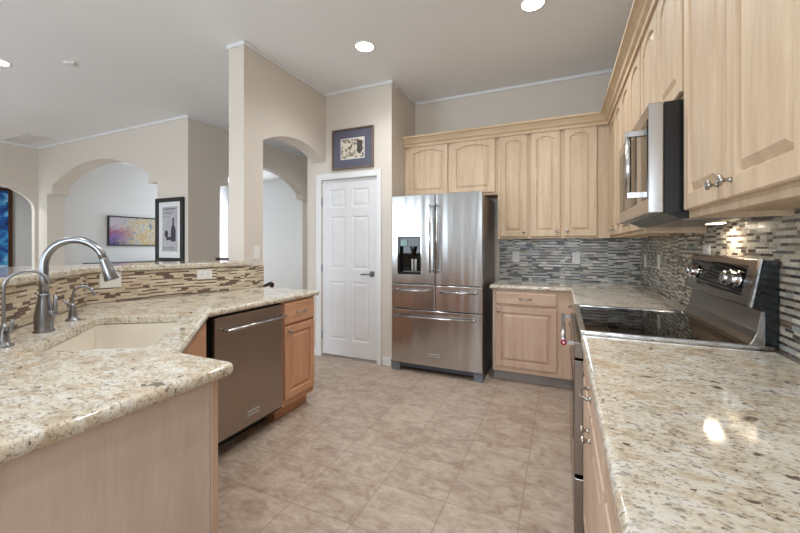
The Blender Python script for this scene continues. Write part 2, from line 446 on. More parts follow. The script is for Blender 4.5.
# baseboards
nb = 0
for side, a in (('pantry_left', (-2.76, DX0 - 0.07, YP - 0.014, YP)), ('pantry_right', (DX1 + 0.07, -1.65, YP - 0.014, YP)), ('passage', (XH, XH + 0.014, YL, hL)),
                ('hall', (-2.774, -2.76, YP, 7.5)), ('living', (aR, XH, YL - 0.014, YL)), ('dining', (XF + 0.012, XF + 0.026, YL + 0.25, 7.5)), ('north', (-8.5, -2.8, 7.486, 7.5))):
    struct(MB().box(*a, 0, 0.09).build('baseboard_' + side, M['trim'], bevel=0.004))

# ------------------------------------------------------------------ pantry door
def rect_loop(x0, x1, z0, z1, rise=0.0, n=12):
    """closed outline: bottom left, bottom right, right spring, arch (right to left), left spring"""
    out = [(x0, z0), (x1, z0), (x1, z1 - rise)]
    if rise > 0:
        a = arch_pts(x0, x1, z1 - rise, rise, n)
        out += list(reversed(a[1:-1]))
    else:
        for i in range(1, n): out.append((x1 + (x0 - x1) * i / n, z1))
    out.append((x0, z1 - rise))
    return out
def panel_rings(mb, rings):
    """rings: list of (outline, y); quads between, last one filled"""
    vr = [[mb.bm.verts.new((p[0], y, p[1])) for p in L] for L, y in rings]
    for i in range(len(vr) - 1):
        n = len(vr[i])
        for k in range(n):
            mb.bm.faces.new((vr[i][k], vr[i][(k + 1) % n], vr[i + 1][(k + 1) % n], vr[i + 1][k]))
    mb.bm.faces.new(vr[-1])
def cab_door(x0, x1, z0, z1, arch=0.0, stile=0.052, th=0.02):
    """raised panel door; front faces local -y; back plane at y=0"""
    mb = MB()
    def ins(i, rs=1.0):
        return rect_loop(x0 + i, x1 - i, z0 + i, z1 - i, 0)
    def opn(i):
        r = max(arch - i * 0.0, 0.0)
        return rect_loop(x0 + stile + i, x1 - stile - i, z0 + stile + i, z1 - stile - i * 1.0 - (0 if arch else 0), r * (1 - i * 3) if arch else 0)
    panel_rings(mb, [(ins(0), 0), (ins(0), -th + 0.004), (ins(0.004), -th), (opn(0), -th), (opn(0.004), -th + 0.012), (opn(0.010), -th + 0.013), (opn(0.034), -th + 0.001), (opn(0.036), -th + 0.001)])
    return mb
def drawer_front(x0, x1, z0, z1, th=0.02):
    mb = MB()
    def ins(i): return rect_loop(x0 + i, x1 - i, z0 + i, z1 - i, 0)
    panel_rings(mb, [(ins(0), 0), (ins(0), -th + 0.006), (ins(0.010), -th)])
    return mb
def knob_at(parent, x, z, y=-0.02):
    mb = MB(); mb.lathe([(0.008, 0), (0.006, -0.004), (0.005, -0.012), (0.008, -0.017), (0.014, -0.021), (0.0145, -0.025), (0.010, -0.029), (0.002, -0.031)], (x, y, z), 16, 'y')
    return mb.build('knob', M['nickel'], parent)
def pull_at(parent, x, z, y=-0.02, half=0.048):
    mb = MB()
    mb.tube([(x - half, y + 0.001, z), (x - half, y - 0.016, z), (x - half * 0.7, y - 0.026, z), (x, y - 0.030, z), (x + half * 0.7, y - 0.026, z), (x + half, y - 0.016, z), (x + half, y + 0.001, z)],
            [0.006, 0.005, 0.0045, 0.006, 0.0045, 0.005, 0.006], 10)
    for s in (-1, 1): mb.lathe([(0.009, 0), (0.008, -0.004), (0.005, -0.006)], (x + s * half, y, z), 12, 'y')
    return mb.build('pull_handle', M['nickel'], parent)

cas = MB()
cas.box(DX0 - 0.07, DX0 - 0.0, YP - 0.018, YP + 0.0, 0, DH + 0.07); cas.box(DX1, DX1 + 0.055, YP - 0.018, YP, 0, DH + 0.07); cas.box(DX0, DX1, YP - 0.018, YP, DH, DH + 0.07)
dr = struct(bpy.data.objects.new('door_1', None), 'white six panel pantry door with lever handle'); COL.objects.link(dr); dr.location = (DX0, YP, 0)
o = cas.build('casing', M['trim'], dr, bevel=0.005); o.location = (-DX0, -YP, 0)
W_ = DX1 - DX0
mb = MB()
# leaf with six raised panels: front built as grid with recessed panels
lx0, lx1, lz0, lz1 = 0.004, W_ - 0.004, 0.034, DH - 0.004
mb.box(lx0, lx1, 0.016, 0.045, lz0, lz1)
cx = [lx0, lx0 + 0.105, (lx0 + lx1) / 2 - 0.045, (lx0 + lx1) / 2 + 0.045, lx1 - 0.105, lx1]
cz = [lz0, 0.21, 0.88, 1.02, 1.62, 1.72, 1.93, lz1]
for i in range(5):
    for j in range(7):
        x0, x1, z0, z1 = cx[i], cx[i + 1], cz[j], cz[j + 1]
        if i in (1, 3) and j in (1, 3, 5):
            def q(k): return [(x0 + k, z0 + k), (x1 - k, z0 + k), (x1 - k, z1 - k), (x0 + k, z1 - k)]
            panel_rings(mb, [(q(0), 0.010), (q(0.012), 0.0155), (q(0.02), 0.0155), (q(0.045), 0.011)])
        else:
            vs = [mb.bm.verts.new((p[0], 0.010, p[1])) for p in ((x0, z0), (x1, z0), (x1, z1), (x0, z1))]; mb.bm.faces.new(vs)
leaf = mb.build('door_leaf', M['door'], dr)
for z in (0.25, 1.03, 1.8):
    MB().tube([(0.003, 0.004, z - 0.045), (0.003, 0.004, z + 0.045)], 0.006, 8).build('hinge', M['nickelD'], dr)
mb = MB().box(W_ - 0.095, W_ - 0.035, 0.002, 0.010, 0.945, 1.005)
lv = mb.build('door_handle', M['nickelD'], dr, bevel=0.002)
MB().tube([(W_ - 0.065, 0.003, 0.975), (W_ - 0.065, -0.045, 0.975), (W_ - 0.075, -0.052, 0.975), (W_ - 0.175, -0.052, 0.972)], 0.009, 10).build('lever', M['nickelD'], lv)

# ------------------------------------------------------------------ cabinets
def cabinet(label, loc, rotz, w, d, z0, z1, fronts, mats, group=None, upper=True, name=None, rail=0.02, toe=None, slot=False):
    body_m, door_m, dr_m = mats
    e = empty(name or ('upper_cabinet' if upper else 'base_cabinet'), label, 'cabinet', loc, rotz, group)
    mb = MB()
    if upper:
        if slot:      # open joint between a pair of doors
            m = w / 2
            mb.box(0, m - 0.012, 0, 0.06, z0 + rail, z1).box(m + 0.012, w, 0, 0.06, z0 + rail, z1)
            mb.box(m - 0.012, m + 0.012, 0, 0.06, z0 + rail, z0 + rail + 0.03).box(m - 0.012, m + 0.012, 0, 0.06, z1 - 0.03, z1)
            mb.box(0, w, 0.06, d, z0 + rail, z1)
        else: mb.box(0, w, 0, d, z0 + rail, z1)
        if rail: mb.box(0, w, 0, 0.02, z0, z0 + rail); 
        if rail: mb.box(0, 0.015, 0.02, d, z0, z0 + rail); mb.box(w - 0.015, w, 0.02, d, z0, z0 + rail)
    else:
        mb.box(0, w, 0, d, 0.10, z1)
    mb.build('body', body_m, e, bevel=0.0015)
    if not upper:
        MB().box(0.0, w, 0.07, d, 0, 0.10).build('toe_kick', toe or M['toe'], e)
    for f in fronts:
        if f[0] == 'door':
            _, x0, x1, a, b, arch, kn = f
            dd = cab_door(x0, x1, a, b, arch).build('door', door_m, e)
            dd.location = (0, -0.001, 0)
            if kn: knob_at(dd, kn[0], kn[1])
        else:
            _, x0, x1, a, b = f
            dd = drawer_front(x0, x1, a, b).build('drawer', dr_m, e)
            dd.location = (0, -0.001, 0)
            pull_at(dd, (x0 + x1) / 2, (a + b) / 2)
    return e
UZ0, UZ1 = 1.357, 2.44
UZN = 1.388
ML = (M['maple'], M['maple'], M['mapleH'])
GU = 'maple wall cabinets under the crown moulding'
YU = 3.85   # frame face of back uppers
c = cabinet('wide short cabinet with two doors above the refrigerator', (-1.648, YU, 0), 0, 1.043, YB - YU - 0.0125, 1.82, UZ1,
        [('door', 0.05, 0.512, 1.845, 2.415, 0.04, None), ('door', 0.556, 1.02, 1.845, 2.415, 0.04, None)], ML, GU, rail=0)
cabinet('narrow one-door wall cabinet just right of the refrigerator', (-0.603, YU, 0), 0, 0.307, YB - YU - 0.0125, UZ0, UZ1,
        [('door', 0.026, 0.291, 1.378, 2.415, 0.035, (0.262, 1.425))], ML, GU)
cabinet('tall wall cabinet with two arched doors left of the corner', (-0.294, YU, 0), 0, 0.714, YB - YU - 0.0125, UZ0, UZ1,
        [('door', 0.019, 0.286, 1.378, 2.415, 0.035, (0.258, 1.425)), ('door', 0.318, 0.600, 1.378, 2.415, 0.035, (0.346, 1.425))], ML, GU)
XU = 0.425; DU = XR - XU - 0.0125
def right_upper(label, y1, y0, z0, doors, rail=0.02, rise=0.05):
    w = y1 - y0
    return cabinet(label, (XU, y1, 0), R(-90), w, DU, z0, UZ1, doors, ML, GU, rail=rail, slot=True)
def pair(w, z0, rise, kn=True, e=0.018):
    m = w / 2
    return [('door', e, m - 0.004, z0, 2.415, rise, (m - 0.050, z0 + 0.045) if kn else None), ('door', m + 0.004, w - e, z0, 2.415, rise, (m + 0.036, z0 + 0.045) if kn else None)]
right_upper('two-door wall cabinet on the right wall nearest the back corner', 3.828, 3.115, UZ0, pair(0.713, 1.378, 0.05))
right_upper('two-door wall cabinet between the corner cabinet and the microwave', 3.113, 2.402, UZ0, pair(0.711, 1.378, 0.05))
right_upper('short cabinet with two doors directly above the microwave', 2.400, 1.632, 1.835, pair(0.768, 1.86, 0.05, False), rail=0)
right_upper('largest nearest wall cabinet with two nickel knobs, right of the microwave', 1.630, 0.862, UZN, pair(0.768, 1.416, 0.055))
right_upper('wall cabinet at the right edge, mostly out of frame', 0.860, 0.100, UZN, pair(0.76, 1.416, 0.055))

# crown moulding: profile swept along both cabinet runs with a mitre
def crown():
    prof = [(0.0, 2.405), (0.012, 2.405), (0.014, 2.43), (0.03, 2.445), (0.036, 2.462), (0.055, 2.488), (0.072, 2.496), (0.072, 2.515), (0.0, 2.515)]
    mb = MB()
    path = [(-1.646, YU, 0, -1), (XU, YU, -1, -1), (XU, 0.1, -1, 0)]
    rings = []
    for x, y, nx, ny in path:
        rings.append([mb.bm.verts.new((x + nx * (o_ + 0.022), y + ny * (o_ + 0.022), z)) for o_, z in prof])
    n = len(prof)
    for i in range(2):
        for k in range(n):
            mb.bm.faces.new((rings[i][k], rings[i][(k + 1) % n], rings[i + 1][(k + 1) % n], rings[i + 1][k]))
    mb.bm.faces.new(rings[0]); mb.bm.faces.new(list(reversed(rings[-1])))
    bmesh.ops.recalc_face_normals(mb.bm, faces=mb.bm.faces)
    # flat top fillers back to the boxes
    mb.box(-1.646, XU - 0.022, YU - 0.022, YU + 0.05, 2.441, 2.512); mb.box(XU - 0.022, XU + 0.05, 0.1, YU + 0.05, 2.441, 2.512)
    return mb
tag(crown().build('crown_moulding', M['mapleH']), 'stepped maple crown moulding running along the tops of the wall cabinets', 'moulding')

# base cabinets
MBs = (M['mapleB'], M['mapleB'], M['mapleBH'])
cabinet('base cabinet with one drawer and one door beside the refrigerator', (-0.600, 3.535, 0), 0, 0.70, YB - 3.535 - 0.002, 0, 0.874,
        [('drawer', 0.030, 0.565, 0.735, 0.852), ('door', 0.030, 0.565, 0.15, 0.712, 0, (0.058, 0.668))], MBs, upper=False)
XB = 0.105
def right_base(label, y1, y0, fr):
    return cabinet(label, (XB, y1, 0), R(-90), y1 - y0, XR - XB - 0.002, 0, 0.874, fr, MBs, 'maple base cabinets along the range wall', upper=False)
def basefr(w):
    m = w / 2
    return [('drawer', 0.018, w - 0.018, 0.765, 0.866), ('door', 0.018, m - 0.005, 0.15, 0.745, 0, (m - 0.035, 0.68)), ('door', m + 0.005, w - 0.018, 0.15, 0.745, 0, (m + 0.035, 0.68))]
right_base('base cabinet in the corner just beyond the range', 3.533, 2.472, basefr(0.9))
right_base('near base cabinet under the right counter, beside the range', 1.704, 0.90, basefr(0.804))
right_base('base cabinet at the bottom edge below the right counter', 0.898, 0.13, basefr(0.768))
# peninsula
MH = (M['mapleD'], M['mapleD'], M['mapleDH'])
cabinet('honey maple base cabinet with drawer and door at the peninsula end', (-1.86, 2.062, 0), R(90), 0.368, 0.60, 0, 0.874,
        [('drawer', 0.012, 0.355, 0.705, 0.862), ('door', 0.012, 0.355, 0.15, 0.690, 0, (0.045, 0.655))], MH, upper=False, toe=M['mapleDH'])
# diagonal sink cabinet (hollow: the bowl hangs inside)
e = empty('sink_cabinet', 'diagonal maple cabinet under the corner sink beside the dishwasher', 'cabinet', (-1.283, 0.872, 0), R(135))
L_ = 0.795
MB().box(0, L_, 0, 0.02, 0.10, 0.874).build('front_panel', M['mapleD'], e, bevel=0.002)
MB().box(0.02, L_ - 0.02, 0.06, 0.075, 0, 0.10).build('toe_kick', M['mapleDH'], e)
MB().prism([(0.04, 0.021), (L_ - 0.04, 0.021), (L_ - 0.30, 0.50), (0.30, 0.50)], 0.10, 0.118).build('bottom_panel', M['mapleD'], e)
for x0, x1 in ((0.06, L_ / 2 - 0.004), (L_ / 2 + 0.004, L_ - 0.06)):
    dd = cab_door(x0, x1, 0.15, 0.62).build('door', M['mapleD'], e); dd.location = (0, -0.001, 0)
# near leg with the pale end panel
e = empty('peninsula_cabinet', 'pale maple end panel cabinet under the near granite counter', 'cabinet', (-0.985, 0.215, 0), R(90))
MB().box(0, 0.565, 0.0, 0.245, 0.0, 0.874).build('end_panel', M['mapleP'], e, bevel=0.001)
MB().box(0.566, 0.590, -0.003, 0.245, 0.0, 0.874).build('face_frame', M['mapleB'], e, bevel=0.002)

# ------------------------------------------------------------------ counters
def inset_poly(poly, d):
    """move a polygon's sides towards its inside by d (mitred corners)"""
    n = len(poly); ar = sum(poly[i - 1][0] * poly[i][1] - poly[i][0] * poly[i - 1][1] for i in range(n)); sg = 1 if ar > 0 else -1
    out = []
    for i in range(n):
        p = Vector(poly[i]); u = (p - Vector(poly[i - 1])).normalized(); v = (Vector(poly[(i + 1) % n]) - p).normalized()
        nu = Vector((-u.y, u.x)) * sg; nv = Vector((-v.y, v.x)) * sg; m = (nu + nv).normalized()
        q_ = p + m * (d / max(0.3, m.dot(nu))); out.append((q_.x, q_.y))
    return out
def bullnose(outer, z0, z1, r, holes=(), rh=0.004):
    """slab whose upper and lower edges are rounded"""
    mb = MB(); tops = []; bots = []; new = []
    for L, rad, sgn in [(list(outer), r, 1)] + [(list(h), rh, -1) for h in holes]:
        prof = []
        for i in range(5):
            a = math.pi / 2 * i / 4; prof.append((rad * (1 - math.sin(a)), z0 + rad * (1 - math.cos(a))))
        for i in range(5):
            a = math.pi / 2 * i / 4; prof.append((rad * (1 - math.cos(a)), z1 - rad * (1 - math.sin(a))))
        rings = []
        for d, z in prof:
            P = inset_poly(L, sgn * d); rings.append([mb.bm.verts.new((p[0], p[1], z)) for p in P])
        n = len(L)
        for i in range(len(rings) - 1):
            for k in range(n):
                f = mb.bm.faces.new((rings[i][k], rings[i][(k + 1) % n], rings[i + 1][(k + 1) % n], rings[i + 1][k])); f.smooth = True; new.append(f)
        bots.append(rings[0]); tops.append(rings[-1])
    for S in (tops, bots):
        flat = [v for L in S for v in L]
        for tr in tessellate_polygon([[Vector((v.co.x, v.co.y, 0)) for v in L] for L in S]):
            try: new.append(mb.bm.faces.new([flat[i] for i in tr]))
            except ValueError: pass
    bmesh.ops.recalc_face_normals(mb.bm, faces=new)
    # keep the flat faces shaded flat
    for e_ in mb.bm.edges:
        if len(e_.link_faces) == 2 and e_.calc_face_angle(0) > R(35): e_.smooth = False
    return mb
def slab(name, outer, z0, z1, label, holes=(), bev=0.0165):
    o = bullnose(outer, z0, z1, bev, holes).build(name, M['granite'])
    return tag(o, label, 'countertop')
slab('countertop', [(-0.625, 3.505), (0.075, 3.505), (0.075, 2.472), (XR - 0.012, 2.472), (XR - 0.012, YB - 0.012), (-0.625, YB - 0.012)], 0.876, 0.915,
     'beige granite countertop in the back corner beyond the range')
slab('countertop', [(0.075, 0.02), (XR - 0.012, 0.02), (XR - 0.012, 1.704), (0.075, 1.704)], 0.876, 0.915, 'large speckled granite countertop in the right foreground')
# sink hole in (t,n) frame: t=(-1,1)/sqrt2, n=(1,1)/sqrt2
S2 = math.sqrt(2)
def tn(t, n): return ((-t + n) / S2, (t + n) / S2)
def fillet(poly, r, k=5, only=None):
    out = []; n = len(poly)
    for i in range(n):
        p = Vector(poly[i])
        if only is not None and i not in only: out.append(tuple(p)); continue
        u = (Vector(poly[i - 1]) - p).normalized(); v = (Vector(poly[(i + 1) % n]) - p).normalized()
        h = u.angle(v) / 2; d = r / math.tan(h); c = p + (u + v).normalized() * (r / math.sin(h))
        a = p + u * d - c; b = p + v * d - c; th = a.angle(b); sg = 1 if a.x * b.y - a.y * b.x > 0 else -1
        for j in range(k + 1):
            t = sg * th * j / k; out.append((c.x + a.x * math.cos(t) - a.y * math.sin(t), c.y + a.x * math.sin(t) + a.y * math.cos(t)))
    return out
SQ = [tn(2.33, -0.795), tn(2.245, -0.390), tn(1.575, -0.375), tn(1.665, -0.790)]
def sink_outline(inset, r):
    """the bowl outline, moved inwards by inset"""
    n = len(SQ); area2 = sum(SQ[i - 1][0] * SQ[i][1] - SQ[i][0] * SQ[i - 1][1] for i in range(n)); sg = 1 if area2 > 0 else -1
    out = []
    for i in range(n):
        p = Vector(SQ[i]); u = (p - Vector(SQ[i - 1])).normalized(); v = (Vector(SQ[(i + 1) % n]) - p).normalized()
        nu = Vector((-u.y, u.x)) * sg; nv = Vector((-v.y, v.x)) * sg; m = (nu + nv).normalized()
        q_ = p + m * (inset / m.dot(nu)); out.append((q_.x, q_.y))
    return fillet(out, r)
P0, P1, P2 = (-2.512, 2.302), (-2.775, 1.293), (-1.63, 0.148)
slab('countertop', fillet([(-1.83, 2.490), (-2.498, 2.490), (-2.498, 2.303), (-2.49, 2.29), (P1[0] + 0.014, P1[1] + 0.004), (P2[0] + 0.008, P2[1] + 0.008), (-1.55, 0.15), (-0.955, 0.15), (-0.955, 0.855), (-1.238, 0.855), (-1.83, 1.447)], 0.03, only=(0, 8)),
     0.876, 0.915, 'granite countertop of the peninsula around the sink', holes=[sink_outline(0, 0.035)])
# sink bowl
def bowl():
    mb = MB()
    L = [(sink_outline(-0.012, 0.04), 0.8745), (sink_outline(-0.004, 0.04), 0.8745), (sink_outline(0, 0.036), 0.868),
         (sink_outline(0.012, 0.04), 0.70), (sink_outline(0.04, 0.04), 0.675)]
    O = [(sink_outline(-0.012, 0.04), 0.8745), (sink_outline(-0.008, 0.04), 0.69), (sink_outline(0.03, 0.04), 0.66)]
    for S in (L, O):
        vr = [[mb.bm.verts.new((p[0], p[1], z)) for p in l] for l, z in S]
        for i in range(len(vr) - 1):
            n = len(vr[i])
            for k in range(n):
                f = mb.bm.faces.new((vr[i][k], vr[i][(k + 1) % n], vr[i + 1][(k + 1) % n], vr[i + 1][k])); f.smooth = True
        mb.bm.faces.new(vr[-1])
    bmesh.ops.remove_doubles(mb.bm, verts=mb.bm.verts, dist=0.0001)
    bmesh.ops.recalc_face_normals(mb.bm, faces=mb.bm.faces)
    return mb
e = empty('sink', 'cream undermount sink set diagonally in the corner counter', 'sink', (0, 0, 0))
bowl().build('basin', M['sink'], e)
dx, dy = tn(1.95, -0.59)
MB().lathe([(0.045, 0.676), (0.045, 0.680), (0.02, 0.681), (0.02, 0.677)], (dx, dy, 0), 20).build('drain', M['chrome'], e)

# ------------------------------------------------------------------ raised bar
def offset(path, d):
    """offset to the right of travel by d (mitred)"""
    out = []
    n = len(path)
    for i in range(n):
        ns = []
        for a, b in ((i - 1, i), (i, i + 1)):
            if 0 <= a and b < n:
                v = Vector((path[b][0] - path[a][0], path[b][1] - path[a][1])).normalized(); ns.append(Vector((v.y, -v.x)))
        if len(ns) == 1: m = ns[0] * d
        else:
            s_ = (ns[0] + ns[1]).normalized(); m = s_ * (d / s_.dot(ns[0]))
        out.append((path[i][0] + m.x, path[i][1] + m.y))
    return out
bp = [P0, P1, P2]
inner = offset(bp, 0.0); outer = offset(bp, 0.14)
struct(MB().prism([(p[0], p[1]) for p in inner] + list(reversed(outer)), 0, 1.108, 'z').build('wall_bar', M['beige']), 'half wall that carries the raised granite bar')
bi = offset(bp, -0.038); bo = offset(bp, 0.46)
bi[0] = (-2.472, 2.300)
slabp = [(-2.472, 2.372), (-2.498, 2.372), (-2.498, 2.300), (-2.90, 2.300)] + [bo[1], bo[2], bi[2], bi[1]] + [bi[0]]
o = bullnose(slabp, 1.112, 1.153, 0.0125).build('bar_top', M['granite'])
tag(o, 'raised granite bar top above the travertine mosaic, behind the sink', 'bar counter')

# tiles
def tile_panel(parent, a, b, z0, z1, mat, th=0.010):
    v = Vector((b[0] - a[0], b[1] - a[1])); L = v.length; ang = math.atan2(v.y, v.x)
    o = MB().box(0, L, 0, th, z0, z1).build('tile_panel', mat, parent, loc=(a[0], a[1], 0), rotz=ang)
    return o
e = empty('tile_backsplash', 'beige and brown strip mosaic on the half wall behind the sink', 'backsplash')
# travel so that local +y points into the wall
q = offset(bp, -0.011)
tile_panel(e, (q[2][0], q[2][1]), (q[1][0], q[1][1]), 0.916, 1.108, M['tileL'], 0.0095)
tile_panel(e, (q[1][0], q[1][1]), (-2.489, 2.302), 0.916, 1.108, M['tileL'], 0.0095)
tile_panel(e, (-2.4895, 2.303), (-2.4895, 2.522), 0.916, 1.108, M['tileL'], 0.0095)
e['label'] = 'beige and brown strip mosaic on the half wall behind the sink'
gs = MB().box(-0.004, 0.004, -0.004, 0.0, 0.917, 1.107).build('corner_strip', M['tileL'], e, loc=(q[1][0] + 0.004, q[1][1] - 0.002, 0))
gs.data.materials[0] = M['sink']
e = empty('tile_backsplash', 'slate and grey strip mosaic on the back wall under the cabinets', 'backsplash')
tile_panel(e, (-0.63, YB - 0.0115), (XR - 0.0005, YB - 0.0115), 0.916, UZ0 + 0.030, M['tileK'], 0.011)
e = empty('tile_backsplash', 'taupe and brown strip mosaic on the wall behind the range', 'backsplash')
tile_panel(e, (XR - 0.0115, YB - 0.013), (XR - 0.0115, 0.0), 0.916, UZN + 0.018, M['tileR'], 0.011)

# ------------------------------------------------------------------ outlets, switches
def plate(label, loc, rotz, w, h, kind='outlet', horiz=False, group='electrical wall plates'):
    e = empty('wall_outlet' if kind == 'outlet' else 'light_switch', label, 'outlet' if kind == 'outlet' else 'switch', loc, rotz, group)
    MB().box(-w / 2, w / 2, -0.006, 0, -h / 2, h / 2).build('cover_plate', M['white'], e, bevel=0.002)
    if kind == 'outlet':
        for s in (-1, 1):
            cx_, cz_ = (s * 0.02, 0) if horiz else (0, s * 0.02)
            if horiz and w < 0.1: cx_ = s * 0.018
            f = MB().box(cx_ - 0.014, cx_ + 0.014, -0.0085, -0.006, cz_ - 0.014, cz_ + 0.014).build('socket', M['white'], e, bevel=0.001)
            MB().box(cx_ - 0.006, cx_ - 0.004, -0.0088, -0.0084, cz_ - 0.005, cz_ + 0.005).box(cx_ + 0.004, cx_ + 0.006, -0.0088, -0.0084, cz_ - 0.005, cz_ + 0.005).build('slot', M['dark'], f)
    else:
        MB().box(-0.016, 0.016, -0.0085, -0.006, -0.033, 0.033).build('rocker', M['white'], e, bevel=0.001)
    return e
TB = YB - 0.012
plate('wall outlet in the back mosaic nearest the refrigerator', (-0.455, TB, 1.165), 0, 0.072, 0.115)
plate('wall outlet in the middle of the back mosaic', (0.14, TB, 1.160), 0, 0.072, 0.115)
TR = XR - 0.012
plate('wall outlet on the right mosaic closest to the back corner', (TR, 3.93, 1.15), R(-90), 0.072, 0.115)
plate('wall outlet on the right mosaic between corner and range', (TR, 3.43, 1.16), R(-90), 0.072, 0.115)
plate('white outlet peeking over the top of the range guard', (TR, 2.40, 1.262), R(-90), 0.10, 0.06, horiz=True)
# on the half wall run P1 -> P0
def on_run(px):
    a = (px - 400) / 362; cy, sy = math.cos(R(24)), math.sin(R(24))
    d = Vector((a * cy - sy, a * sy + cy)); A = Vector(q[1]); B = Vector((-2.489, 2.302)); u = B - A
    # A + s u = t d
    det = u.x * (-d.y) + d.x * u.y
    s = (-A.x * (-d.y) - d.x * A.y) / det
    return A + u * s, math.atan2(u.y, u.x)
p, ang = on_run(110.5); plate('white square outlet on the mosaic behind the faucet head', (p.x, p.y, 1.062), ang, 0.115, 0.105, horiz=True)
p, ang = on_run(204.5); plate('white horizontal outlet on the bar mosaic near the column', (p.x, p.y, 1.062), ang, 0.115, 0.072, horiz=True)
plate('white rocker light switch on the wall beside the kitchen arch', (XK, 2.445, 1.222), R(90), 0.072, 0.115, 'switch')

# ------------------------------------------------------------------ refrigerator
def badge(parent, x, z, w, h, y):
    b = MB().box(x - w / 2, x + w / 2, y - 0.003, y, z - h / 2, z + h / 2).build('badge', M['badge'], parent, bevel=0.001)
    cu = bpy.data.curves.new('badge_text', 'FONT'); cu.body = 'KitchenAid'; cu.size = h * 0.72; cu.align_x = 'CENTER'; cu.align_y = 'CENTER'; cu.extrude = 0.0003
    cu.materials.append(M['ink'])
    tmp = bpy.data.objects.new('badge_text_curve', cu); me = bpy.data.meshes.new_from_object(tmp); bpy.data.objects.remove(tmp)
    t = bpy.data.objects.new('badge_text', me); COL.objects.link(t); t.parent = b; t.location = (x, y - 0.0034, z); t.rotation_euler = (R(90), 0, 0)
fr = empty('refrigerator', 'stainless french door refrigerator with water dispenser and bottom freezer', 'refrigerator', (-1.607, 3.40, 0))
FW = 0.935
MB().box(0.006, FW - 0.006, 0.075, 0.70, 0.03, 1.775).build('body', M['fridgeside'], fr, bevel=0.004)
def fdoor(name, x0, x1, z0, z1, hole=None):
    mb = MB()
    if hole:
        hx0, hx1, hz0, hz1 = hole
        mb.prism([(x0, z0), (x1, z0), (x1, z1), (x0, z1)], 0.0, 0.072, 'y', [[(hx0, hz0), (hx1, hz0), (hx1, hz1), (hx0, hz1)]])
    else: mb.box(x0, x1, 0, 0.072, z0, z1)
    return mb.build(name, M['steel'], fr, bevel=0.006, seg=3)
GX = 0.470
ld = fdoor('left_door', 0.0, GX - 0.003, 0.902, 1.80, (0.068, 0.322, 0.995, 1.372))
rd = fdoor('right_door', GX + 0.003, FW, 0.902, 1.80)
m1 = fdoor('middle_drawer', 0.0, GX - 0.003, 0.648, 0.892); m2 = fdoor('middle_drawer', GX + 0.003, FW, 0.648, 0.892)
fz = fdoor('freezer_drawer', 0.0, FW, 0.088, 0.638)
def bar_handle(parent, p0, p1, out=0.055, r=0.010, mat='steel', post=0.02):
    p0 = Vector(p0); p1 = Vector(p1); u = (p1 - p0).normalized()
    mb = MB(); o_ = Vector((0, -out, 0))
    mb.tube([p0 + o_, p1 + o_], r, 14)
    for p in (p0 + u * post, p1 - u * post):
        mb.tube([p + Vector((0, 0.0005, 0)), p + o_], r * 0.85, 10)
    return mb.build('handle', M[mat], parent)
bar_handle(ld, (GX - 0.034, 0, 1.02), (GX - 0.034, 0, 1.69)); bar_handle(rd, (GX + 0.036, 0, 1.02), (GX + 0.036, 0, 1.69))
bar_handle(m1, (0.045, 0, 0.835), (GX - 0.07, 0, 0.835), 0.045); bar_handle(m2, (GX + 0.06, 0, 0.835), (FW - 0.045, 0, 0.835), 0.045)
bar_handle(fz, (0.045, 0, 0.575), (FW - 0.06, 0, 0.575), 0.05)
badge(fz, 0.462, 0.20, 0.12, 0.032, 0.0)
# dispenser
dp = MB()
dp.box(0.069, 0.321, 0.060, 0.0715, 0.996, 1.371).box(0.069, 0.085, 0.012, 0.06, 0.996, 1.371).box(0.305, 0.321, 0.012, 0.06, 0.996, 1.371).box(0.085, 0.305, 0.02, 0.06, 1.28, 1.371).box(0.085, 0.305, 0.006, 0.06, 0.996, 1.02)
dsp = dp.build('dispenser', M['glass'], fr, bevel=0.002)
for x0, x1 in ((0.062, 0.0685), (0.3215, 0.331)): MB().box(x0, x1, -0.003, -0.0002, 0.992, 1.375).build('dispenser_trim', M['chrome'], dsp)
MB().box(0.095, 0.165, 0.012, 0.0195, 1.285, 1.345).build('display', plain('pale_display', (104, 132, 130), 0.2), dsp)
for x in (0.205, 0.240): MB().box(x, x + 0.022, 0.035, 0.059, 1.03, 1.15).build('paddle', M['nickel'], dsp, bevel=0.003)
MB().lathe([(0.03, 1.279), (0.026, 1.25), (0.018, 1.22), (0.014, 1.19)], (0.222, 0.04, 0), 16).build('nozzle', M['black'], dsp)
MB().box(0.02, FW - 0.02, 0.03, 0.075, 0.045, 0.083).build('kick_grille', plain('blue_grey_grille', (72, 78, 88), 0.4), fr, bevel=0.004)
for x in (0.0, FW - 0.085): MB().box(x, x + 0.085, 0.012, 0.08, 0.0, 0.083).build('foot', plain('grey_foot', (112, 116, 124), 0.4), fr, bevel=0.004)
for x in (0.04, FW - 0.11): MB().box(x, x + 0.07, 0.075, 0.16, 1.776, 1.79).build('hinge_cover', M['black'], fr)

# ------------------------------------------------------------------ dishwasher
dw = empty('dishwasher', 'stainless dishwasher with bar handle built into the peninsula', 'dishwasher', (-1.84, 1.473, 0), R(90))
DWW = 0.573
MB().box(0.012, DWW - 0.004, 0.03, 0.58, 0.10, 0.868).build('tub', M['black'], dw)
dd = MB().box(0.012, DWW - 0.004, 0.0, 0.028, 0.128, 0.862).build('door', M['steelD'], dw, bevel=0.003)
MB().box(0.012, DWW - 0.004, 0.165, 0.185, 0.0, 0.10).build('kick_plate', M['black'], dw)
bar_handle(dd, (0.055, 0, 0.785), (DWW - 0.015, 0, 0.785), 0.05, 0.009, 'steel', 0.012)
badge(dd, 0.30, 0.205, 0.105, 0.034, 0.0)
MB().box(0.0, 0.011, 0.035, 0.55, 0.10, 0.872).build('side_gasket', M['black'], dw)

